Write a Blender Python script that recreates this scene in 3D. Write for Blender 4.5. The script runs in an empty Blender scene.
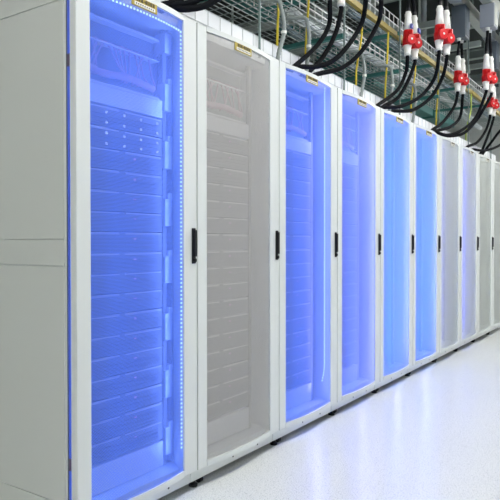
import bpy, bmesh, math, random
from mathutils import Vector, Matrix
random.seed(7)
SC = bpy.context.scene
COL = SC.collection

# ------------------------------------------------------------------ camera
CAM = Vector((-1.48867, -1.82326, 1.16488))
YAW, PIT, ROLL, FPX = 0.97412, -0.01282, -0.0006, 614.87
fw = Vector((math.sin(YAW)*math.cos(PIT), math.cos(YAW)*math.cos(PIT), math.sin(PIT)))
rt0 = Vector((math.cos(YAW), -math.sin(YAW), 0))
up0 = rt0.cross(fw)
rt = rt0*math.cos(ROLL) + up0*math.sin(ROLL)
up = -rt0*math.sin(ROLL) + up0*math.cos(ROLL)
cd = bpy.data.cameras.new('camera')
cam = bpy.data.objects.new('camera', cd)
COL.objects.link(cam)
cam.matrix_world = Matrix((
    (rt.x, up.x, -fw.x, CAM.x), (rt.y, up.y, -fw.y, CAM.y), (rt.z, up.z, -fw.z, CAM.z), (0, 0, 0, 1)))
cd.sensor_width = 36
cd.lens = FPX/500*36
cd.clip_start = 0.05
SC.camera = cam

def at(x, y, Y):
    """the point of the plane at depth Y that the photo shows at x, y"""
    d = fw*FPX + rt*(x-250) + up*(250-y)
    return CAM + d*((Y-CAM.y)/d.y)

# --------------------------------------------------------------- materials
def new_mat(name):
    m = bpy.data.materials.new(name)
    m.use_nodes = True
    nt = m.node_tree
    return m, nt, nt.nodes['Principled BSDF']

def paint(name, col, rough=0.4, metal=0.0, var=0.04, scale=14.0, spec=0.5, bump=0.0):
    m, nt, b = new_mat(name)
    N, L = nt.nodes, nt.links
    tc = N.new('ShaderNodeTexCoord')
    nz = N.new('ShaderNodeTexNoise')
    nz.inputs['Scale'].default_value = scale
    nz.inputs['Detail'].default_value = 3
    L.new(tc.outputs['Object'], nz.inputs['Vector'])
    mx = N.new('ShaderNodeMixRGB')
    mx.inputs['Color1'].default_value = (*[c*(1-var) for c in col], 1)
    mx.inputs['Color2'].default_value = (*[min(1, c*(1+var)) for c in col], 1)
    L.new(nz.outputs['Fac'], mx.inputs['Fac'])
    L.new(mx.outputs['Color'], b.inputs['Base Color'])
    b.inputs['Roughness'].default_value = rough
    b.inputs['Metallic'].default_value = metal
    b.inputs['Specular IOR Level'].default_value = spec
    if bump:
        bp = N.new('ShaderNodeBump')
        bp.inputs['Strength'].default_value = bump
        L.new(nz.outputs['Fac'], bp.inputs['Height'])
        L.new(bp.outputs['Normal'], b.inputs['Normal'])
    return m

def emit(name, col, strength):
    m, nt, b = new_mat(name)
    N, L = nt.nodes, nt.links
    e = N.new('ShaderNodeEmission')
    nz = N.new('ShaderNodeTexNoise'); nz.inputs['Scale'].default_value = 3
    mx = N.new('ShaderNodeMixRGB')
    mx.inputs['Color1'].default_value = (*col, 1)
    mx.inputs['Color2'].default_value = (*[c*0.96 for c in col], 1)
    L.new(nz.outputs['Fac'], mx.inputs['Fac'])
    L.new(mx.outputs['Color'], e.inputs['Color'])
    e.inputs['Strength'].default_value = strength
    L.new(e.outputs['Emission'], N['Material Output'].inputs['Surface'])
    return m

def mesh_sheet(name, col, trans, pitch=0.006, open_share=0.45, tcol=None):
    """perforated sheet: staggered round holes in a thin sheet that lets some light through"""
    m, nt, b = new_mat(name)
    N, L = nt.nodes, nt.links
    tc = N.new('ShaderNodeTexCoord')
    sp = N.new('ShaderNodeSeparateXYZ')
    L.new(tc.outputs['Object'], sp.inputs['Vector'])
    def math_(op, a, c=None, d=None):
        n = N.new('ShaderNodeMath'); n.operation = op
        for i, v in enumerate((a, c, d)):
            if v is None: continue
            if isinstance(v, (int, float)): n.inputs[i].default_value = v
            else: L.new(v, n.inputs[i])
        return n.outputs[0]
    px, pz = pitch, pitch*1.7320508
    def lattice(off):
        u = math_('SUBTRACT', math_('FRACT', math_('ADD', math_('DIVIDE', sp.outputs['X'], px), off)), 0.5)
        v = math_('SUBTRACT', math_('FRACT', math_('ADD', math_('DIVIDE', sp.outputs['Z'], pz), off)), 0.5)
        u = math_('MULTIPLY', u, px); v = math_('MULTIPLY', v, pz)
        return math_('ADD', math_('MULTIPLY', u, u), math_('MULTIPLY', v, v))
    d2 = math_('MINIMUM', lattice(0.0), lattice(0.5))
    r2 = open_share*px*pz/(2*math.pi)
    hole = math_('LESS_THAN', d2, r2)
    df = N.new('ShaderNodeBsdfDiffuse'); df.inputs['Color'].default_value = (*col, 1)
    tl = N.new('ShaderNodeBsdfTranslucent'); tl.inputs['Color'].default_value = (*(tcol or col), 1)
    ms = N.new('ShaderNodeMixShader'); ms.inputs['Fac'].default_value = trans
    L.new(df.outputs[0], ms.inputs[1]); L.new(tl.outputs[0], ms.inputs[2])
    tr = N.new('ShaderNodeBsdfTransparent')
    mh = N.new('ShaderNodeMixShader')
    L.new(hole, mh.inputs['Fac'])
    L.new(ms.outputs[0], mh.inputs[1]); L.new(tr.outputs[0], mh.inputs[2])
    L.new(mh.outputs[0], N['Material Output'].inputs['Surface'])
    return m

M = dict(
    white=paint('white_cabinet_paint', (.70, .735, .72), .35, var=.015, scale=6),
    side=paint('grey_white_panel_paint', (.60, .625, .585), .4, var=.02, scale=3),
    black=paint('black_plastic', (.010, .011, .013), .45, spec=.25),
    rubber=paint('black_cable_rubber', (.006, .007, .009), .7, spec=.08),
    dark=paint('gap_shade_and_socket_dark', (.03, .032, .034), .6),
    server=paint('grey_server_steel', (.20, .195, .19), .5, var=.15, scale=40),
    strip=paint('pale_bezel_plastic', (.60, .58, .54), .5),
    blank=paint('white_blanking_plate', (.80, .80, .80), .5),
    added_strip=paint('dark_grey_added_strip', (.10, .11, .13), .6),
    vent=paint('grey_vent_steel', (.17, .168, .165), .6),
    boxdark=paint('dark_blue_grey_enamel', (.10, .125, .15), .4),
    rail=paint('zinc_rail', (.45, .46, .47), .45, .2),
    yellow=paint('yellow_label_card', (.46, .36, .06), .5),
    paper=paint('white_label_paper', (.8, .8, .74), .6),
    ink=paint('dark_label_ink', (.09, .07, .02), .6),
    red=paint('red_connector_plastic', (.62, .007, .010), .4),
    ivory=paint('pale_connector_plastic', (.78, .80, .76), .4),
    navy=paint('blue_marker_plastic', (.05, .08, .42), .4),
    wire=paint('galvanised_wire', (.34, .40, .40), .4, .2),
    wirelite=paint('bright_zinc_wire', (.66, .69, .69), .4, .1),
    wiredark=paint('dull_green_grey_wire', (.20, .27, .26), .5, .2),
    strut=paint('pale_grey_green_strut', (.50, .56, .53), .5),
    teal=paint('teal_painted_steel', (.04, .19, .175), .5),
    busway=paint('pale_busway_aluminium', (.46, .48, .44), .4, .2),
    box=paint('blue_grey_box_enamel', (.30, .33, .37), .4),
    beam=paint('grey_green_steel', (.34, .40, .375), .55),
    hose=paint('grey_corrugated_hose', (.26, .30, .29), .5),
    ycable=paint('yellow_cable_sheath', (.66, .52, .02), .45),
    gcable=paint('green_yellow_cable_sheath', (.45, .60, .08), .45),
    trough=paint('yellow_trough_plastic', (.30, .235, .05), .5),
    liner=paint('white_tray_liner', (.84, .87, .89), .5, var=.03),
    wcable=paint('white_cable_sheath', (.55, .60, .62), .5),
    bcable=paint('blue_grey_cable_sheath', (.16, .23, .27), .5),
    patch=paint('pink_grey_patch_cables', (.60, .34, .40), .55, var=.3, scale=60),
    ceil=paint('dark_green_grey_ceiling', (.045, .056, .053), .8, var=.3, scale=1.5),
    wall=paint('white_wall_paint', (.72, .74, .73), .6),
    hinge=paint('brown_purple_hinge', (.10, .07, .12), .4),
    screw=paint('dark_screw', (.08, .08, .085), .4, .5),
    led=emit('blue_white_diode', (.62, .88, 1.0), 1.4),
    status=emit('pale_status_diode', (.65, .75, 1.0), 1.5),
    pink=emit('pink_status_diode', (.9, .45, .85), 0.9),
    lamp=emit('white_lamp_diffuser', (1.0, .99, .965), 34.5),
    fill_lamp=emit('added_fill_diffuser', (1.0, .99, .965), 18.5),
)
GREYMESH = mesh_sheet('grey_perforated_sheet', (.585, .58, .57), .2, open_share=.30)
FARMESH = mesh_sheet('pale_grey_perforated_sheet', (.66, .70, .665), .3, open_share=.20, tcol=(.8, .82, .9))
BLUE_GLOW_MESH = mesh_sheet('blue_glow_tinted_sheet', (.12, .215, .72), .5, open_share=.26, tcol=(.52, .64, 1.0))  # blue glow of the inner lights is tinted into the sheet colour
PALE_GLOW_MESH = mesh_sheet('pale_blue_glow_tinted_sheet', (.15, .22, .92), .55, open_share=.16, tcol=(.82, .85, 1.0))  # paler blue glow, likewise put into the colour

def floor_mat():
    m, nt, b = new_mat('white_speckled_vinyl')
    N, L = nt.nodes, nt.links
    tc = N.new('ShaderNodeTexCoord')
    vo = N.new('ShaderNodeTexVoronoi'); vo.inputs['Scale'].default_value = 100
    n2 = N.new('ShaderNodeTexNoise'); n2.inputs['Scale'].default_value = 160; n2.inputs['Detail'].default_value = 4
    L.new(tc.outputs['Object'], vo.inputs['Vector']); L.new(tc.outputs['Object'], n2.inputs['Vector'])
    r1 = N.new('ShaderNodeValToRGB')
    r1.color_ramp.elements[0].position = .10; r1.color_ramp.elements[0].color = (.42, .45, .46, 1)
    r1.color_ramp.elements[1].position = .30; r1.color_ramp.elements[1].color = (.82, .84, .83, 1)
    L.new(vo.outputs['Distance'], r1.inputs['Fac'])
    r2 = N.new('ShaderNodeValToRGB')
    r2.color_ramp.elements[0].position = .36; r2.color_ramp.elements[0].color = (.72, .74, .73, 1)
    r2.color_ramp.elements[1].position = .58; r2.color_ramp.elements[1].color = (1, 1, 1, 1)
    L.new(n2.outputs['Fac'], r2.inputs['Fac'])
    mx = N.new('ShaderNodeMixRGB'); mx.blend_type = 'MULTIPLY'; mx.inputs['Fac'].default_value = .8
    L.new(r1.outputs['Color'], mx.inputs['Color1']); L.new(r2.outputs['Color'], mx.inputs['Color2'])
    L.new(mx.outputs['Color'], b.inputs['Base Color'])
    b.inputs['Roughness'].default_value = .2
    b.inputs['Specular IOR Level'].default_value = .5
    return m
M['floor'] = floor_mat()

# ------------------------------------------------------------ mesh helpers
class MB:
    def __init__(self): self.b = bmesh.new()
    def box(self, x0, x1, y0, y1, z0, z1, bev=0):
        g = bmesh.ops.create_cube(self.b, size=1)
        for v in g['verts']:
            v.co = Vector(((x0+x1)/2 + v.co.x*(x1-x0), (y0+y1)/2 + v.co.y*(y1-y0), (z0+z1)/2 + v.co.z*(z1-z0)))
        if bev:
            es = list({e for v in g['verts'] for e in v.link_edges})
            bmesh.ops.bevel(self.b, geom=es, offset=bev, segments=2, affect='EDGES', profile=.5)
        return self
    def bar(self, p, q, w, h, upv=(0, 0, 1)):
        p, q = Vector(p), Vector(q); d = (q-p).normalized()
        s = d.cross(Vector(upv))
        if s.length < 1e-4: s = d.cross(Vector((1, 0, 0)))
        s.normalize(); t = s.cross(d).normalized()
        rings = []
        for c in (p, q):
            rings.append([self.b.verts.new(c + s*a*w/2 + t*e*h/2) for a, e in ((-1, -1), (1, -1), (1, 1), (-1, 1))])
        a, c = rings
        for i in range(4): self.b.faces.new((a[i], a[(i+1) % 4], c[(i+1) % 4], c[i]))
        self.b.faces.new(a[::-1]); self.b.faces.new(c)
        return self
    def tube(self, pts, r, n=8):
        pts = [Vector(p) for p in pts]
        rs = r if isinstance(r, (list, tuple)) else [r]*len(pts)
        prev = None; first = None; nrm = None
        for i, p in enumerate(pts):
            t = (pts[min(i+1, len(pts)-1)] - pts[max(i-1, 0)]).normalized()
            if nrm is None:
                nrm = t.orthogonal().normalized()
            else:
                nrm = (nrm - t*nrm.dot(t)).normalized()
            bi = t.cross(nrm)
            ring = [self.b.verts.new(p + (nrm*math.cos(2*math.pi*k/n) + bi*math.sin(2*math.pi*k/n))*rs[i]) for k in range(n)]
            if prev:
                for k in range(n): self.b.faces.new((prev[k], prev[(k+1) % n], ring[(k+1) % n], ring[k]))
            else: first = ring
            prev = ring
        self.b.faces.new(first[::-1]); self.b.faces.new(prev)
        return self
    def rev(self, p, axis, prof, n=16):
        """profile [(height, radius), ...] turned about axis through p"""
        p, a = Vector(p), Vector(axis).normalized()
        return self._lathe(p, a, prof, n)
    def _lathe(self, p, a, prof, n):
        s = a.orthogonal().normalized(); t = a.cross(s)
        prev = first = None
        for h, r in prof:
            ring = [self.b.verts.new(p + a*h + (s*math.cos(2*math.pi*k/n) + t*math.sin(2*math.pi*k/n))*r) for k in range(n)]
            if prev:
                for k in range(n): self.b.faces.new((prev[k], prev[(k+1) % n], ring[(k+1) % n], ring[k]))
            else: first = ring
            prev = ring
        self.b.faces.new(first[::-1]); self.b.faces.new(prev)
        return self
    def sheet(self, front, back, z0, z1):
        """solid between two plan curves of equal length, from z0 to z1"""
        n = len(front); g = []
        for cur in (front, back):
            g.append([[self.b.verts.new((x, y, z)) for x, y in cur] for z in (z0, z1)])
        (f0, f1), (b0, b1) = g
        for i in range(n-1):
            self.b.faces.new((f0[i], f0[i+1], f1[i+1], f1[i]))
            self.b.faces.new((b0[i+1], b0[i], b1[i], b1[i+1]))
            self.b.faces.new((f1[i], f1[i+1], b1[i+1], b1[i]))
            self.b.faces.new((f0[i+1], f0[i], b0[i], b0[i+1]))
        self.b.faces.new((f0[0], f1[0], b1[0], b0[0])); self.b.faces.new((f1[-1], f0[-1], b0[-1], b1[-1]))
        return self
    def build(self, name, mat, parent=None, origin=(0, 0, 0), smooth=False, mats=None):
        o = Vector(origin)
        for v in self.b.verts: v.co -= o
        bmesh.ops.recalc_face_normals(self.b, faces=self.b.faces)
        me = bpy.data.meshes.new(name); self.b.to_mesh(me); self.b.free()
        me.materials.append(mat)
        for x in mats or (): me.materials.append(x)
        if smooth:
            for f in me.polygons: f.use_smooth = len(f.vertices) == 4
        ob = bpy.data.objects.new(name, me); COL.objects.link(ob); ob.location = o
        if parent is not None: ob.parent = parent
        return ob

def tag(o, label, cat, group=None, kind=None):
    if label: o['label'] = label
    if cat: o['category'] = cat
    if group: o['group'] = group
    if kind: o['kind'] = kind
    return o
def thing(name, loc, label, cat, group=None):
    o = bpy.data.objects.new(name, None); o.empty_display_size = .1
    COL.objects.link(o); o.location = loc
    return tag(o, label, cat, group)
def dup(o, loc, label, group=None):
    c = o.copy(); COL.objects.link(c); c.location = loc; c['label'] = label
    if group: c['group'] = group
    for ch in list(o.children):
        d = ch.copy(); COL.objects.link(d); d.parent = c
        for g in list(ch.children):
            e = g.copy(); COL.objects.link(e); e.parent = d
    return c
def smooth_path(P, k=6):
    P = [Vector(p) for p in P]; out = []
    Q = [P[0]*2 - P[1]] + P + [P[-1]*2 - P[-2]]
    for i in range(1, len(Q)-2):
        a, b, c, d = Q[i-1:i+3]
        for j in range(k):
            t = j/k
            out.append(.5*((2*b) + (c-a)*t + (2*a-5*b+4*c-d)*t*t + (3*b-a-3*c+d)*t**3))
    out.append(P[-1]); return out

# ------------------------------------------------------------------- room
FZ = .019                      # floor level
X0, X1, Y0, Y1, ZC = -3.2, 12.5, -3.6, 4.6, 4.5
def struct(name, mb, mat):
    o = mb.build(name, mat); o['kind'] = 'structure'; return o
struct('floor', MB().box(X0, X1, Y0, Y1, -.06, FZ), M['floor'])
struct('ceiling', MB().box(X0, X1, Y0, Y1, ZC, ZC+.1), M['ceil'])
struct('wall_front', MB().box(X0-.1, X1+.1, Y0-.1, Y0, -.06, ZC+.1), M['wall'])
struct('wall_back', MB().box(X0-.1, X1+.1, Y1, Y1+.1, -.06, ZC+.1), M['beam'])
struct('wall_left', MB().box(X0-.1, X0, Y0, Y1, -.06, ZC+.1), M['wall'])
struct('wall_right', MB().box(X1, X1+.1, Y0, Y1, -.06, ZC+.1), M['wall'])

# -------------------------------------------------------------- cabinets
SEAM = [0, .696, 1.411, 2.133, 2.854, 3.571, 4.296, 5.006, 5.708, 6.414, 7.12]
ZB, ZT, DZ0, DZ1 = .0515, 2.155, .118, 2.165      # plinth bottom, top of the shell, door bottom and top
ML, MR = .070, .092                               # stile widths
BOW = .022
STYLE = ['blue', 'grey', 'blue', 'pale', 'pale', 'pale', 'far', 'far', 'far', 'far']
CABLABEL = [
    'big white server cabinet at the near end of the row with grey side panel',
    'white server cabinet with an unlit grey mesh door, second in the row',
    'blue-lit white cabinet just beyond the grey-doored one, light dots down its mesh',
    'plain blue-lit white cabinet directly beyond the one with the dotted light strip',
    'plain blue-lit white cabinet, third beyond the unlit grey door',
    'last fully blue-lit white cabinet before the grey ones far down the row',
    'far white cabinet with grey mesh faintly violet on its left, beyond the blue ones',
    'far white cabinet with grey mesh and a blue left edge, eighth in the row',
    'far white cabinet with plain pale grey mesh door, ninth in the row',
    'farthest visible white cabinet, cut off by the right edge of the photo',
]
def bowed(x0, x1, y, n=16, off=0.0):
    return [(x0 + (x1-x0)*i/n, y - off*0 - BOW*(1-(2*i/n-1)**2)) for i in range(n+1)]

def door(rk, w, style, hinge=False):
    a, b = .003, w-.003
    d = MB()
    YF, YB = -.05, -.014
    d.box(a, ML, YF, YB, DZ0, DZ1, .003)
    d.box(w-MR, b, YF, YB, DZ0, DZ1, .003)
    fr = bowed(ML, w-MR, YF); bk = bowed(ML, w-MR, YF+.018)
    d.sheet(fr, bk, DZ0, .145); d.sheet(fr, bk, 2.142, DZ1)
    dr = d.build('door', M['white'], rk)
    mf = bowed(ML+.001, w-MR-.001, YF+.008); mk = bowed(ML+.001, w-MR-.001, YF+.0095)
    me = bmesh.new()
    rows = [[me.verts.new((x, y, z)) for x, y in mf] for z in (.145, 2.142)]
    for i in range(len(mf)-1): me.faces.new((rows[0][i], rows[0][i+1], rows[1][i+1], rows[1][i]))
    h = MB(); h.b.free(); h.b = me
    mat = {'blue': BLUE_GLOW_MESH, 'pale': PALE_GLOW_MESH, 'grey': GREYMESH, 'far': FARMESH}[style]
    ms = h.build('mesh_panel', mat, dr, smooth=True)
    ms['label'] = {'blue': 'fine blue-lit perforated sheet', 'pale': 'fine blue-lit perforated sheet', 'grey': 'fine grey perforated sheet', 'far': 'fine pale grey perforated sheet'}[style]
    hx = w - .028
    q = MB().box(hx-.0125, hx+.0125, YF-.006, YF, 1.068, 1.228, .003).box(hx-.009, hx+.010, YF-.017, YF-.006, 1.100, 1.220, .004)
    q.rev((hx, YF-.006, 1.083), (0, -1, 0), [(0, .009), (.008, .009), (.009, .006)], 12)
    q.build('door_handle', M['black'], dr)['label'] = 'upright black swing handle'
    # yellow tag on the top edge of the mesh
    i0, i1 = .262, .405
    yl = YF - BOW*.86
    t = MB().box(i0, i1, yl-.006, yl-.002, 2.103, 2.141).build('name_tag', M['yellow' if w > .7 and style != 'far' or w < .695 else 'paper'], dr)
    t['label'] = ('pale' if t.data.materials[0] == M['paper'] else 'yellow') + ' tag with dark lettering'
    return dr, t, hx, YF

def label_print(t, YF, w):
    """white strip and dark lettering of the tag, one mesh with two materials"""
    yl = YF - BOW*.86 - .006
    m = MB().box(.275, .392, yl-.0012, yl, 2.107, 2.120)
    n0 = len(m.b.faces)
    x = .284
    for k, ww in enumerate((.010, .006, .012, .004, .012, .006, .011, .008)):
        if k == 3: m.box(x, x+.010, yl-.002, yl, 2.129, 2.132)
        else: m.box(x, x+ww, yl-.002, yl, 2.124, 2.138)
        x += ww + .005
    for k in range(9):
        m.box(.282+k*.012, .287+k*.012, yl-.002, yl-.001, 2.110, 2.116)
    o = m.build('tag_print', M['paper'], t, mats=[M['ink']])
    for i, f in enumerate(o.data.polygons):
        f.material_index = 0 if i < n0 else 1
    return o

def dots(x_of, zs, xs_top, ztop, r=.0024):
    m = MB()
    for z in zs: m.box(x_of(z)[0]-r, x_of(z)[0]+r, x_of(z)[1]-.003, x_of(z)[1], z-r, z+r)
    return m

RACKS = []
for n in range(10):
    w = SEAM[n+1]-SEAM[n] - .002
    rk = thing('server_cabinet', (SEAM[n], 0, 0), CABLABEL[n], 'server cabinet', 'white server cabinets in one row')
    RACKS.append(rk)
    D = 1.2
    s = MB()
    s.box(.001, .020, .002, D, ZB+.066, ZT, 0).box(w-.020, w-.001, .002, D, ZB+.066, ZT, 0)     # side walls
    s.box(.020, w-.020, .002, D, ZT-.022, ZT)                                                   # roof
    s.box(.020, w-.020, .002, D, ZB+.066, ZB+.085)                                              # bottom
    s.box(.020, w-.020, D-.02, D, ZB+.085, ZT-.022)                                             # back
    s.box(.020, .050, .001, .030, ZB+.085, ZT-.022).box(w-.050, w-.020, .001, .030, ZB+.085, ZT-.022)   # front posts
    s.build('cabinet_shell', M['white'], rk)
    p = MB().box(.001, w-.001, -.006, .03, ZB, DZ0-.003, .003)
    pl = p.build('plinth', M['white'], rk)
    MB().box(.02, w-.02, .0302, D, ZB+.01, DZ0-.003).build('shade_dark_base', M['dark'], rk)['label'] = 'underside frame coloured dark as shade'  # dark colour stands in for the shade under the plinth
    for x in (.33, .55): MB().rev((x*w/.7, -.006, .078), (0, -1, 0), [(0, .005), (.002, .004)], 10).build('screw', M['screw'], pl)
    for (x, y) in ((.046, .016), (w-.046, .14), (.046, D-.09), (w-.046, D-.09)):
        MB().rev((x, y, FZ), (0, 0, 1), [(0, .021), (.010, .021), (.014, .011), (ZB+.012-FZ, .011)], 14).build('levelling_foot', M['black'], rk)
    for (x, y) in ((.096, .020), (w-.096, .16)):
        MB().rev((x-.012, y, FZ+.017), (1, 0, 0), [(0, .014), (.002, .017), (.022, .017), (.024, .014)], 16).box(x-.015, x+.015, y-.010, y+.014, FZ+.020, ZB+.012).build('caster', M['black'], rk)
    for x in (.098, .625):
        MB().box(x-.012, x+.012, .085, .105, .137, ZT-.022).build('mounting_rail', M['server'], rk)
    dr, t, hx, YF = door(rk, w, STYLE[n])
    label_print(t, YF, w)
    if n < 2:
        for z in (1.83, .345): MB().box(.001, .010, -.013, .001, z-.022, z+.022).build('hinge', M['hinge'], dr)
    if n == 0:
        m = MB(); yb = lambda x: -.042 - BOW*(1-(2*(x-ML)/(w-MR-ML)-1)**2) - .001
        z = .255
        while z < 2.095:
            m.box(.5815, .5885, yb(.585)-.003, yb(.585), z-.0036, z+.0036); z += .0178
        x = .568
        while x > .10:
            m.box(x-.0036, x+.0036, yb(x)-.003, yb(x), 2.0880, 2.0950); x -= .0178
        m.build('light_strip', M['led'], dr)['label'] = 'strip of small blue-white light dots'
    if n == 2:
        m = MB(); yb = lambda x: -.042 - BOW*(1-(2*(x-ML)/(w-MR-ML)-1)**2) - .001
        z = .40
        while z < 2.12:
            m.box(.5215, .5285, yb(.525)-.003, yb(.525), z-.0040, z+.0040); z += .0165
        for k in range(6):
            zz = .40-.0165*(k+1)*.92; xx = .525 - .0022*(k+1)**1.6
            m.box(xx-.0035, xx+.0035, yb(xx)-.003, yb(xx), zz-.004, zz+.004)
        m.build('light_strip', M['led'], dr)['label'] = 'strip of small blue-white light dots'
    if n == 0:
        MB().box(.0005, .014, -.005, .001, DZ0+.01, DZ1-.015).build('added_gap_strip', M['added_strip'], rk)['label'] = 'added dark strip in the blue-lit gap'  # dark strip added so the gap takes on the blue light
        # grey side panel: separate sheets with narrow joints
        lv = [(.105, .192), (.195, 1.0735), (1.0785, 1.1745), (1.1765, 2.0535), (2.0575, 2.153)]
        for k, (a, b_) in enumerate(lv):
            MB().box(-.0035, .0008, .013, D-.01, a, b_, .0012).build('side_panel', M['side'], rk)
    if n == 0:
        c = MB().box(.655, .667, .07, .16, .15, 2.11)
        cm = c.build('cable_manager', M['server'], rk)
        z = .19
        while z < 2.1:
            MB().box(.612, .655, .07, .14, z, min(z+.125, 2.115)).box(.630, .655, .066, .11, z+.1249, min(z+.15, 2.12)).build('cable_guide', M['rail'], cm)
            z += .262

# ----------------------------------------------- equipment in the cabinets
ORD = ['first', 'second', 'third', 'fourth', 'fifth', 'sixth', 'seventh', 'eighth', 'ninth', 'tenth', 'eleventh', 'twelfth',
       'thirteenth', 'fourteenth', 'fifteenth', 'sixteenth', 'seventeenth', 'eighteenth']
WHERE = ['the large near blue-lit mesh door', 'the unlit grey mesh door', 'the blue-lit door with one vertical dotted strip',
         'the plain blue-lit door beyond the dotted one']
EX0, EX1, EY = .125, .608, .082
def make_server(loc, label, grp, lights):
    o = thing('rack_server', loc, label, 'server', grp)
    MB().box(0, EX1-EX0, .004, .72, .001, .083).build('chassis', M['server'], o)
    b = MB().box(.012, .215, 0, .004, .074, .081).box(.250, EX1-EX0-.012, 0, .004, .074, .081)
    b.build('bezel_strip', M['strip'], o)
    g = MB()
    for r_ in range(6): g.box(.03, EX1-EX0-.03, .001, .004, .010+r_*.008, .013+r_*.008)
    g.build('vent_grille', M['vent'], o)
    if lights == 'four':
        d = MB()
        for x in (.145, .245, .345, .448):
            for z in (.018, .060): d.box(x-.005, x+.005, -.002, .001, z-.005, z+.005)
        d.build('status_light', M['status'], o)
    else:
        MB().box(.30, .312, -.002, .001, .052, .058).build('status_light', M['pink'], o)
    return o
proto = {}
for n in range(4):
    grp = 'rack servers stacked in the cabinets'
    for k in range(17):
        z = 1.724 - .0858*(k+1)
        kind = 'four' if n == 0 and k < 2 else 'one'
        lab = f'{ORD[k]} grey rack server from the top behind {WHERE[n]}'
        loc = (SEAM[n]+EX0, EY, z)
        if kind in proto: dup(proto[kind], loc, lab)
        else: proto[kind] = make_server(loc, lab, grp, kind)
    o = MB().box(EX0, EX1, EY, EY+.02, 1.728, 1.808, .002).build('blanking_panel', M['blank'], origin=(EX0, EY, 1.728))
    o.location.x += SEAM[n]
    tag(o, f'white blanking panel under the patch cables behind {WHERE[n]}', 'panel', 'white blanking panels')
    MB().box(.01, .45, -.002, .0, .074, .078).build('panel_ridge', M['strip'], o)
    o = MB().box(EX0, EX1, EY, EY+.03, .142, .255, .002).build('bottom_panel', M['blank'], origin=(EX0, EY, .142))
    o.location.x += SEAM[n]
    tag(o, f'pale bottom cover panel below the servers behind {WHERE[n]}', 'panel', 'bottom cover panels')
    # patch panel with cables
    o = thing('patch_panel', (SEAM[n]+EX0, EY, 1.815), f'patch panel with loose cables behind {WHERE[n]}', 'patch panel', 'patch panels')
    W = EX1-EX0
    MB().box(0, W, .06, .30, .0, .27).build('panel_body', M['server'], o)
    MB().box(0, W, .02, .06, .262, .272).box(0, W, .02, .06, .170, .176).box(0, W, .02, .06, 0, .008).build('panel_bar', M['blank'], o)
    pk = MB()
    for j in range(20): pk.box(.02+j*.0222, .034+j*.0222, .052, .06, .185, .199)
    pk.build('socket_row', M['dark'], o)
    rnd = random.Random(3+n)
    for j in range(14):
        xa = .03 + j*.03; xb = xa + rnd.uniform(-.12, .12); sag = rnd.uniform(.03, .12)
        xb = min(max(xb, .02), W-.02)
        pts = smooth_path([(xa, .052, .19), (xa+.004, .03, .175), ((xa+xb)/2, .028, .17-sag), (xb, .03, .06), (xb, .05, .04)], 5)
        MB().tube(pts, .0042, 6).build('patch_cable', M['patch'], o, smooth=True)
    MB().tube(smooth_path([(.02, .035, .07), (.15, .03, .05), (.3, .03, .06), (.46, .035, .045)], 5), .016, 8).build('cable_bundle', M['patch'], o, smooth=True)

# blue light-emitting strips inside the lit cabinets (on the door posts; the hinge-gap lamp is added)
def lamp(name, loc, direction, sx, sz, col, power, parent):
    l = bpy.data.lights.new(name, 'AREA'); l.shape = 'RECTANGLE'; l.size = sx; l.size_y = sz
    l.energy = power; l.color = col
    o = bpy.data.objects.new(name, l); COL.objects.link(o); o.parent = parent
    z = -Vector(direction).normalized(); y = Vector((0, 0, 1)) if abs(z.z) < .9 else Vector((0, 1, 0))
    x = y.cross(z).normalized(); y = z.cross(x)
    o.matrix_local = Matrix(((x.x, y.x, z.x, loc[0]), (x.y, y.y, z.y, loc[1]), (x.z, y.z, z.z, loc[2]), (0, 0, 0, 1)))
    return o
BLUE = (.14, .26, 1.0)
PALE = (.31, .315, 1.0)
for n in range(8):
    w = SEAM[n+1]-SEAM[n]
    if n == 0:
        lamp('door_light', (w-MR+.02, .034, 1.14), (-.75, .66, 0), .04, 1.9, BLUE, 6, RACKS[n])
        lamp('door_light', (.055, .034, 1.14), (.75, .66, 0), .015, 1.9, (.06, .22, 1.0), 7, RACKS[n])
        lamp('door_light', (.030, -.010, 1.14), (-.9, .43, 0), .006, 2.0, (.03, .13, 1.0), 1.6, RACKS[n])  # added lamp, only turns the hinge-side gap blue
    elif n in (2, 3, 4, 5):
        lamp('door_light', (w-MR+.02, .05, 1.14), (-.85, -.5, 0), .05, 1.9, PALE, 5, RACKS[n])
        lamp('door_light', (w-MR+.02, .06, 1.14), (-.75, .66, 0), .05, 1.9, PALE, 2.5, RACKS[n])
        lamp('door_light', (.055, .034, 1.14), (.75, .66, 0), .015, 1.9, (.02, .30, 1.0) if n > 3 else (.03, .22, 1.0), 11 if n > 3 else 9, RACKS[n])
    elif n in (6, 7):
        lamp('door_light', (.06, .03, 1.14), (.6, -.8, 0), .015, 1.9, (.06, .10, 1.0), (2.4, 5.0)[n-6], RACKS[n])

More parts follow.
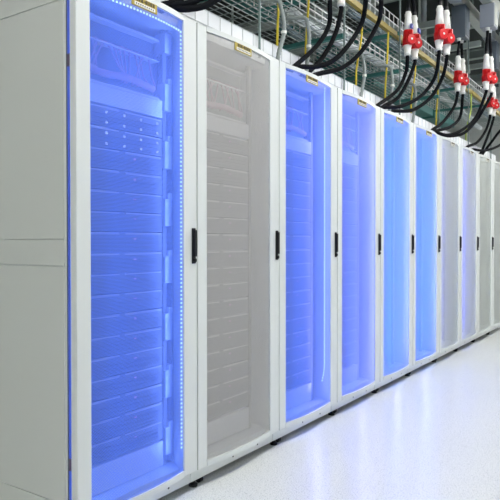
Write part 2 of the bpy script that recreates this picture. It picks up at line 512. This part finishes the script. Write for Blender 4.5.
# ----------------------------------------------------------- overhead trays
XA, XB = -1.6, 8.4
def wire_tray(name, label, y0, y1, z, side_h, zwires, mat_floor, mat_side, XB=XB):
    o = thing(name, (XA, y0, z), label, 'cable tray', 'wire cable trays')
    L_ = XB-XA; Wd = y1-y0
    fl = MB(); k = int(round(Wd/.045))
    for i in range(k+1): fl.bar((0, Wd*i/k, 0), (L_, Wd*i/k, 0), .004, .004)
    x = 0
    while x <= L_: fl.bar((x, 0, -.004), (x, Wd, -.004), .004, .004); x += .1
    fl.build('wire_floor', mat_floor, o)
    for yy in (0, Wd):
        sd = MB()
        for j in range(1, zwires+1): sd.bar((0, yy, side_h*j/zwires), (L_, yy, side_h*j/zwires), .006, .006)
        x = 0
        while x <= L_: sd.bar((x, yy, -.005), (x, yy, side_h), .006, .006, (0, 1, 0)); x += .1
        sd.build('wire_side', mat_side, o)
    return o
wire_tray('cable_tray', 'lower wire basket tray of pale grids running above the cabinet row', .10, .78, 2.63, .085, 2, M['wire'], M['wirelite'], 4.66)
wire_tray('cable_tray', 'upper wire basket tray with the yellow trough along its edge', .10, .78, 2.945, .13, 2, M['wire'], M['wirelite'])
# white lined basket standing on the cabinet tops
o = thing('lined_basket', (XA, .03, 2.166), 'low white lined wire basket lying along the cabinet tops', 'cable tray')
o.location = (.02, .062, ZT+.003)
Lb = 7.05
MB().box(0, Lb, .0022, .008, .012, .146).box(0, Lb, .012, .38, .008, .012).build('white_liner', M['liner'], o)
g = MB()
for z in (.015, .075, .146): g.bar((0, 0, z), (Lb, 0, z), .0028, .0028)
x = 0
while x <= Lb: g.bar((x, 0, .0), (x, 0, .146), .0028, .0028, (0, 1, 0)); x += .1
g.build('wire_side', M['wirelite'], o)
g = MB(); x = .05
while x <= Lb: g.bar((x, 0, .003), (x, .38, .003), .006, .006); x += .2
g.build('wire_floor', M['wire'], o)
# yellow trough
o = thing('cable_trough', (XA, .064, 2.885), 'yellow trough running along the edge of the upper tray', 'cable trough')
MB().box(0, XB-XA, 0, .032, 0, .004).box(0, XB-XA, 0, .004, .004, .042).box(0, XB-XA, .028, .032, .004, .042).build('channel', M['trough'], o)
x = .3
while x < XB-XA: MB().box(x, x+.03, -.003, 0, 0, .044).build('coupling_strip', M['trough'], o); x += 1.2

# uprights that carry the trays
for k, X in enumerate((.29, 1.365, 2.44, 3.515, 4.59, 5.665, 6.74)):
    o = thing('tray_support', (X, .050, ZT), f'slim grey-green tray upright with cross arms, {ORD[k]} along the row', 'tray support', 'tray uprights')
    MB().box(-.005, .005, -.005, .005, 0, ZC-ZT).build('upright_post', M['wiredark'], o)
    for zz, nm in ((2.588, 'lower'), (2.903, 'upper')):
        if nm == 'lower' and X > 4.6: continue
        MB().box(-.02, .02, .005, .72, zz-ZT, zz-ZT+.028).build('cross_arm', M['teal'], o)
    MB().box(-.025, .025, -.02, .010, 0, .006).build('foot_plate', M['wiredark'], o)

# cables lying in the trays
rnd = random.Random(11)
k = 0
for yy, zz, r, mt, nm in ((.22, 2.637, .030, 'wcable', 'pale cable bundle lying at the front of the lower tray'),
                          (.40, 2.637, .022, 'bcable', 'dark blue-grey cable bundle in the middle of the lower tray'),
                          (.30, 2.952, .030, 'bcable', 'dark blue-grey cable bundle in the upper tray'),
                          (.55, 2.952, .026, 'wcable', 'pale cable bundle at the back of the upper tray')):
    pts = []; x = .9 if mt == 'wcable' else -1.2
    x = 2.0 if zz < 2.8 else 3.0
    while x < (4.6 if zz < 2.8 else 8.2):
        pts.append((x, yy + rnd.uniform(-.05, .05), zz + r + rnd.uniform(0, .012))); x += .45
    P = smooth_path(pts, 4)
    m = MB()
    for q in range(5):
        a = q*2*math.pi/5
        m.tube([p + Vector((0, math.cos(a)*r*.6, math.sin(a)*r*.6)) for p in P], r*.42, 6)
    tag(m.build('cable_bundle', M[mt], origin=P[0], smooth=True), nm, 'cables', 'cable bundles in the trays')

# yellow cables and grey hoses dropping to the cabinet tops
DROP = [((280.5, 0), (277, 47)), ((309.5, 0), (305.5, 56)), ((362, 24), (356, 93)), ((388, 45), (385, 97)), ((415.5, 52), (411, 112)), ((438.5, 66), (436, 118)), ((471, 92), (466, 128))]
for k, (a, b) in enumerate(DROP):
    pa, pb = at(*a, .082), at(*b, .085)
    P = smooth_path([(pa.x, .080, 2.884), (pa.x-.004, .081, 2.80), (pa.x-.012, .082, 2.68), (pb.x+.006, .083, 2.45), (pb.x, .085, 2.30), (pb.x, .088, ZT+.012)], 6)
    tag(MB().tube(P, .0075, 7).build('drop_cable', M['ycable' if k < 6 else 'gcable'], origin=P[-1], smooth=True),
        f'{"yellow" if k < 6 else "green-yellow"} drop cable from the trough, {ORD[k]} along the row', 'cable', 'drop cables from the trough')
HOSE = [[(277, 0), (281, 8), (284, 22), (283.5, 36), (279, 52), (277, 57)], [(304, 18), (307.5, 24), (309, 36), (308.5, 50), (307, 64), (306, 70)],
        [(359, 52), (363.5, 62), (364.5, 74), (362.5, 88), (360, 96)], [(388, 66), (391.5, 72), (392.5, 84), (391, 97), (389, 109)],
        [(412, 84), (415, 90), (415.5, 100), (414, 112), (412, 121)]]
for k, H in enumerate(HOSE):
    P = [at(x, y, .050 - .028*min(1, i/2)) for i, (x, y) in enumerate(H)]
    P = [Vector((P[0].x-.03, .16, P[0].z+.01))] + P
    P[-1].z = ZT+.012
    P = smooth_path(P, 8)
    rr = [.0115 + (.0018 if i % 2 else 0) for i in range(len(P))]
    ho = MB().tube(P, rr, 8).build('corrugated_hose', M['hose'], origin=P[-1], smooth=True)
    tag(ho, f'grey corrugated hose arching to the cabinet tops, {ORD[k]} along the row', 'hose', 'grey hoses')
    c = P[len(P)*5//8] - P[-1]
    MB().rev(c-Vector((0, 0, .008)), (0, 0, 1), [(0, .016), (.016, .016)], 10).build('hose_clip', M['ivory'], ho)

# -------------------------------------------------------- power distribution
ROWY = {'f': -.31, 'r': -.06}
for key, nm in (('f', 'pale power busbar trunking nearest the aisle above the connectors'), ('r', 'pale power busbar trunking directly above the cabinet fronts')):
    y = ROWY[key]
    o = thing('busbar_trunking', (XA, y, 3.56), nm, 'busbar', 'overhead busbar runs')
    MB().box(0, XB-XA, -.05, .05, 0, .11, .006).build('trunking_body', M['busway'], o)
    x = .5
    while x < XB-XA: MB().box(x, x+.16, -.058, .058, -.004, .116, .003).build('joint_cover', M['box'], o); x += 1.43
    for x in range(1, 10):
        MB().bar((x, 0, .11), (x, 0, ZC-3.56), .012, .012, (0, 1, 0)).build('hanger_rod', M['wiredark'], o)

PAIRS = [  # row, X of the two connectors, description
    ('r', (.59, .76), 'above the nearest cabinet, further back'),
    ('f', (.56, .78), 'above the nearest cabinet, nearer the aisle'),
    ('r', (2.00, 2.16), 'cut by the top edge, further back'),
    ('f', (1.99, 2.22), 'cut by the top edge, nearer the aisle'),
    ('r', (3.39, 3.565), 'furthest left with red showing'),
    ('f', (3.41, 3.62), 'second from left, big and high'),
    ('r', (4.83, 5.02), 'under the dark box, third from left'),
    ('f', (4.93, 5.15), 'under the top-right grey box'),
    ('r', (6.20, 6.38), 'lowest and smallest at the right edge'),
    ('f', (6.36, 6.57), 'just past the right edge'),
]
ZCON = 2.68
ZBOX = {'f': 3.32, 'r': 3.23}
def connector(loc, lean, tag_blue):
    o = bpy.data.objects.new('power_connector', None); COL.objects.link(o); o.location = loc; o.empty_display_size = .05; o.scale = (.9, .9, .95)
    A = Vector((lean, 0, 1)).normalized()
    P = lambda h: A*h
    MB().rev((0, 0, 0), A, [(0, .024), (.012, .030), (.020, .030), (.024, .026), (.075, .036), (.095, .038)], 18).build('plug_body', M['ivory'], o, smooth=True)
    rs = MB().rev(P(.088), A, [(0, .043), (.03, .044), (.034, .047), (.062, .047), (.066, .041), (.128, .039), (.134, .035)], 20).build('red_collar', M['red'], o, smooth=True)
    rs['label'] = 'red plastic collar'
    F = Vector((-.62, -.78, 0))
    ld = MB().rev(P(.128) + F*.040, F, [(0, .043), (.022, .045), (.030, .040), (.032, .016)], 20)
    ld.box(-.016-.03, .016-.03, -.06, -.03, .17, .205)
    ld = ld.build('socket_lid', M['red'], o, smooth=False)
    MB().rev(P(.128) + F*.0715, F, [(0, .010), (.004, .009)], 14).build('lid_emblem', M['ivory'], ld)
    sb = MB().rev(P(.215), A, [(0, .038), (.06, .034), (.12, .027), (.128, .031), (.146, .031), (.15, .026), (.165, .024)], 18).build('socket_body', M['ivory'], o, smooth=True)
    MB().rev(P(.378), A, [(0, .021), (.035, .019)], 12).build('cable_gland', M['black'], o)
    if tag_blue:
        MB().box(-.030, .012, -.052, -.034, .225, .262, .003).build('blue_marker', M['navy'], o)['label'] = 'small blue marker'
    return o
CONN = {}
for pi, (row, xs, desc) in enumerate(PAIRS):
    y = ROWY[row]
    bx = (xs[0]+xs[1])/2
    b = thing('tap_off_box', (bx, y, ZBOX[row]), '', 'junction box', 'tap-off boxes under the busbars')
    b['label'] = f'blue-grey box feeding connector pair {desc}'
    MB().box(-.075, .075, -.07, .07, 0, 3.554-ZBOX[row], .006).build('box_body', M['box' if row == 'f' else 'boxdark'], b)
    MB().box(-.062, .062, -.076, -.07, .02, 3.535-ZBOX[row], .002).build('box_cover', M['busway' if row == 'f' else 'boxdark'], b)
    MB().box(.035, .05, -.085, -.076, .10, .17).build('cover_handle', M['wcable'], b)
    for q, X in enumerate(xs):
        off = (-.045, .045)[q]
        MB().rev((off, 0, -.03), (0, 0, 1), [(0, .018), (.018, .020), (.03, .022)], 12).build('cable_gland', M['ivory'], b)
        dz = .0 if q == 0 else (.012 if row == 'r' else .02)
        top = Vector((bx+off, y, ZBOX[row]-.03)); bot = Vector((X, y, ZCON+dz))
        lean = (top.x-bot.x)/(top.z-bot.z)*.55
        which = 'near' if q == 0 else 'far'
        o = connector(bot, lean, pi == 4)
        tag(o, f'{which} red-white power connector of pair {desc}', 'power connector', 'hanging red and white power connectors')
        A = Vector((lean, 0, 1)).normalized()
        P = smooth_path([bot + A*.387, bot + A*.43, top - Vector((0, 0, .04)), top], 6)
        tag(MB().tube(P, .015, 8).build('feed_cable', M['rubber'], origin=P[0], smooth=True),
            f'short black cable above {which} connector of pair {desc}', 'cable', 'black feed cables')
        CONN[(pi, q)] = bot

# long black cables from the connectors down to the cabinet tops (photo points, connector first)
CAB = {
    (2, 0): [(331, 6), (329, 25), (317.5, 45), (296, 65)],
    (2, 1): [(341, 11), (336, 32), (325, 54), (310, 71)],
    (3, 0): [(369, 0), (361, 25), (340, 55), (320, 66), (298, 67)],
    (3, 1): [(381.5, 4), (378.5, 22), (362.5, 50), (342.5, 67.5), (316, 74.5)],
    (4, 0): [(407.5, 56), (406, 72), (397.5, 90), (378, 105)],
    (4, 1): [(413.5, 61), (407.5, 82), (397.5, 98), (384, 106)],
    (5, 0): [(439, 54), (435, 77), (422, 95), (402, 106), (382, 107.5)],
    (5, 1): [(447, 56), (442.5, 77), (431, 97), (412.5, 110), (391, 111)],
    (6, 0): [(457, 91), (454, 107), (443, 122), (432, 130)],
    (6, 1): [(463, 95), (460, 117), (450, 127), (436, 131)],
    (7, 0): [(485, 92), (476, 117), (462, 130), (447, 135), (434, 131.5)],
    (7, 1): [(491, 93), (483, 110), (476, 121), (464, 133), (450, 136), (440, 134.5)],
    (8, 0): [(489, 115), (486, 130), (477.5, 142), (467.6, 146.5)],
    (8, 1): [(495, 116), (490, 130), (483.5, 147), (481, 152.5)],
    (9, 0): [(513, 113), (500, 131), (493, 140), (484, 152)],
    (9, 1): [(521, 115), (512, 134), (500, 145), (485, 150.5), (473, 149.5)],
    (0, 0): [(190, -160), (192, -80), (187, -25), (168, 6)],
    (0, 1): [(214, -150), (212, -70), (200, -20), (178, 0), (163, 5)],
    (1, 0): [(240, -220), (238, -100), (222, -22), (195, 1), (166, 6)],
    (1, 1): [(268, -210), (262, -110), (240, -25), (212, 2), (188, 9), (168, 7.5)],
}
for (pi, q), W in CAB.items():
    row, xs, desc = PAIRS[pi]
    c = CONN[(pi, q)]
    n = len(W); ys = c.y; ye = .02
    P = [c.copy() + Vector((0, 0, .004)), c + Vector((0, 0, -.03))]
    for i, (x, y) in enumerate(W):
        if i == 0: continue
        t = i/(n-1)
        if pi < 2:
            Yd = ys + (ye-ys)*t
            p = at(x, y, Yd)
        else:
            p = at(x, y, ys + (ye-ys)*t)
        P.append(p)
    e = P[-1]
    e.z = max(e.z, ZT+.03)
    P.append(Vector((e.x-.07, (.035, .050)[q], ZT+.020)))
    P = [p if i < 2 or p.z > ZT+.02 or p.y < -.09 else Vector((p.x, p.y, ZT+.02)) for i, p in enumerate(P)]
    P = smooth_path(P, 9)
    which = 'near' if q == 0 else 'far'
    tag(MB().tube(P, .0150, 10).build('power_cable', M['rubber'], origin=P[0], smooth=True),
        f'thick black cable from {which} connector of pair {desc}', 'cable', 'black power cables')

# -------------------------------------------------------- ceiling services
for k, X in enumerate((-.4, 1.1, 2.6, 4.1, 5.6, 7.1, 8.6, 10.1)):
    m = MB().box(X-.05, X+.05, -1.0, Y1-.02, 4.06, 4.075).box(X-.05, X+.05, -1.0, Y1-.02, 4.185, 4.2).box(X-.008, X+.008, -1.0, Y1-.02, 4.075, 4.185)
    struct('trim_%d' % (k+1), m, M['beam'])
for k, (Y, z) in enumerate(((.95, 3.70), (1.9, 3.80), (2.9, 3.85))):
    m = MB().box(XA, 12.3, Y-.03, Y+.03, z, z+.012).box(XA, 12.3, Y-.03, Y-.02, z+.012, z+.09).box(XA, 12.3, Y+.02, Y+.03, z+.012, z+.09)
    struct('trim_%d' % (k+11), m, M['beam'])
for k in range(9):
    X = 3.15 + k*.95
    m = MB().box(X-.025, X+.025, .0, 2.4, 3.455, 3.467).box(X-.025, X-.017, .0, 2.4, 3.467, 3.52).box(X+.017, X+.025, .0, 2.4, 3.467, 3.52)
    m.box(X-.008, X+.008, 2.2, 2.216, 3.52, ZC).box(X-.008, X+.008, .4, .416, 3.52, ZC)
    struct('trim_%d' % (k+21), m, M['strut'])
for k, X in enumerate((3.6, 5.5, 7.4)):
    m = MB().bar((X, .5, 3.56), (X+1.9, 2.2, 3.60), .05, .05)
    struct('trim_%d' % (k+31), m, M['strut'])
o = thing('air_duct', (5.25, 1.05, 3.02), 'wide teal rectangular duct hanging beyond the trays', 'duct')
MB().box(0, 3.4, 0, .7, 0, .62, .01).build('duct_body', M['teal'], o)
for x in (.02, 1.15, 2.3): MB().box(x, x+.04, -.025, .725, -.025, .645).build('duct_flange', M['teal'], o)
for x in (.6, 2.8): MB().bar((x, .35, .62), (x, .35, ZC-3.02), .014, .014, (0, 1, 0)).build('hanger_rod', M['wiredark'], o)
P = [at(x, y, .93) for x, y in ((424, 50), (431, 70), (440, 89), (452, 105), (466, 118), (480, 128))]
P = [Vector((P[0].x-.03, .93, ZC)), Vector((P[0].x-.03, .93, P[0].z+.4))] + P
P = smooth_path(P, 8)
o = MB().tube(P, [.042 + (.003 if i % 2 else 0) for i in range(len(P))], 14).build('flexible_pipe', M['wcable'], origin=P[0], smooth=True)
tag(o, 'pale flexible pipe curving down in front of the teal duct', 'pipe')
o = thing('air_duct', (XA, 2.05, 3.72), 'long teal pipe running behind the trays in the dark', 'duct')
MB().tube([(0, 0, .1), (12, 0, .1)], .10, 20).build('duct_tube', M['teal'], o, smooth=True)
x = .6
while x < 12:
    MB().tube([(x, 0, .1), (x+.05, 0, .1)], .112, 20).build('duct_collar', M['teal'], o)
    MB().bar((x+.025, 0, .2), (x+.025, 0, ZC-3.72), .012, .012, (0, 1, 0)).build('hanger_rod', M['wiredark'], o); x += 1.2

# ceiling lamps above the aisle
for k in range(5):
    X = -1.2 + k*2.7
    o = thing('ceiling_lamp', (X, -1.55, 3.85), f'long white lamp over the aisle, {ORD[k]} from the near end', 'ceiling lamp', 'aisle lamps')
    MB().box(0, 2.0, -.16, .16, .012, .07, .004).build('lamp_housing', M['white'], o)
    MB().box(.02, 1.98, -.14, .14, 0, .012).build('lamp_diffuser', M['lamp'], o)
    for x in (.3, 1.7): MB().bar((x, 0, .07), (x, 0, ZC-3.85), .008, .008, (0, 1, 0)).build('suspension_rod', M['wiredark'], o)

for k in range(2):  # unseen fill lamps added to brighten the grey side panel
    Y = -.9 + k*2.4
    o = thing('ceiling_lamp', (-2.3, Y, 3.85), f'added fill lamp over the end of the row, {ORD[k]} beside the grey side panel', 'ceiling lamp', 'added fill lamps')
    MB().box(-.16, .16, 0, 1.6, .012, .07, .004).build('lamp_housing', M['white'], o)
    MB().box(-.14, .14, .02, 1.58, 0, .012).build('lamp_diffuser', M['fill_lamp'], o)
    for y in (.3, 1.3): MB().bar((0, y, .07), (0, y, ZC-3.85), .008, .008, (0, 1, 0)).build('suspension_rod', M['wiredark'], o)

# ------------------------------------------------------------------- output
wd = bpy.data.worlds.new('world'); SC.world = wd
wd.use_nodes = True
wd.node_tree.nodes['Background'].inputs[0].default_value = (.05, .055, .06, 1)
vs = SC.view_settings
SC.display_settings.display_device = 'sRGB'
vs.view_transform = 'Standard'; vs.look = 'None'; vs.gamma = 1; vs.use_curve_mapping = False
vs.exposure = 0.0
SC.cycles.use_denoising = True
SC.cycles.max_bounces = 10
SC.cycles.transparent_max_bounces = 12
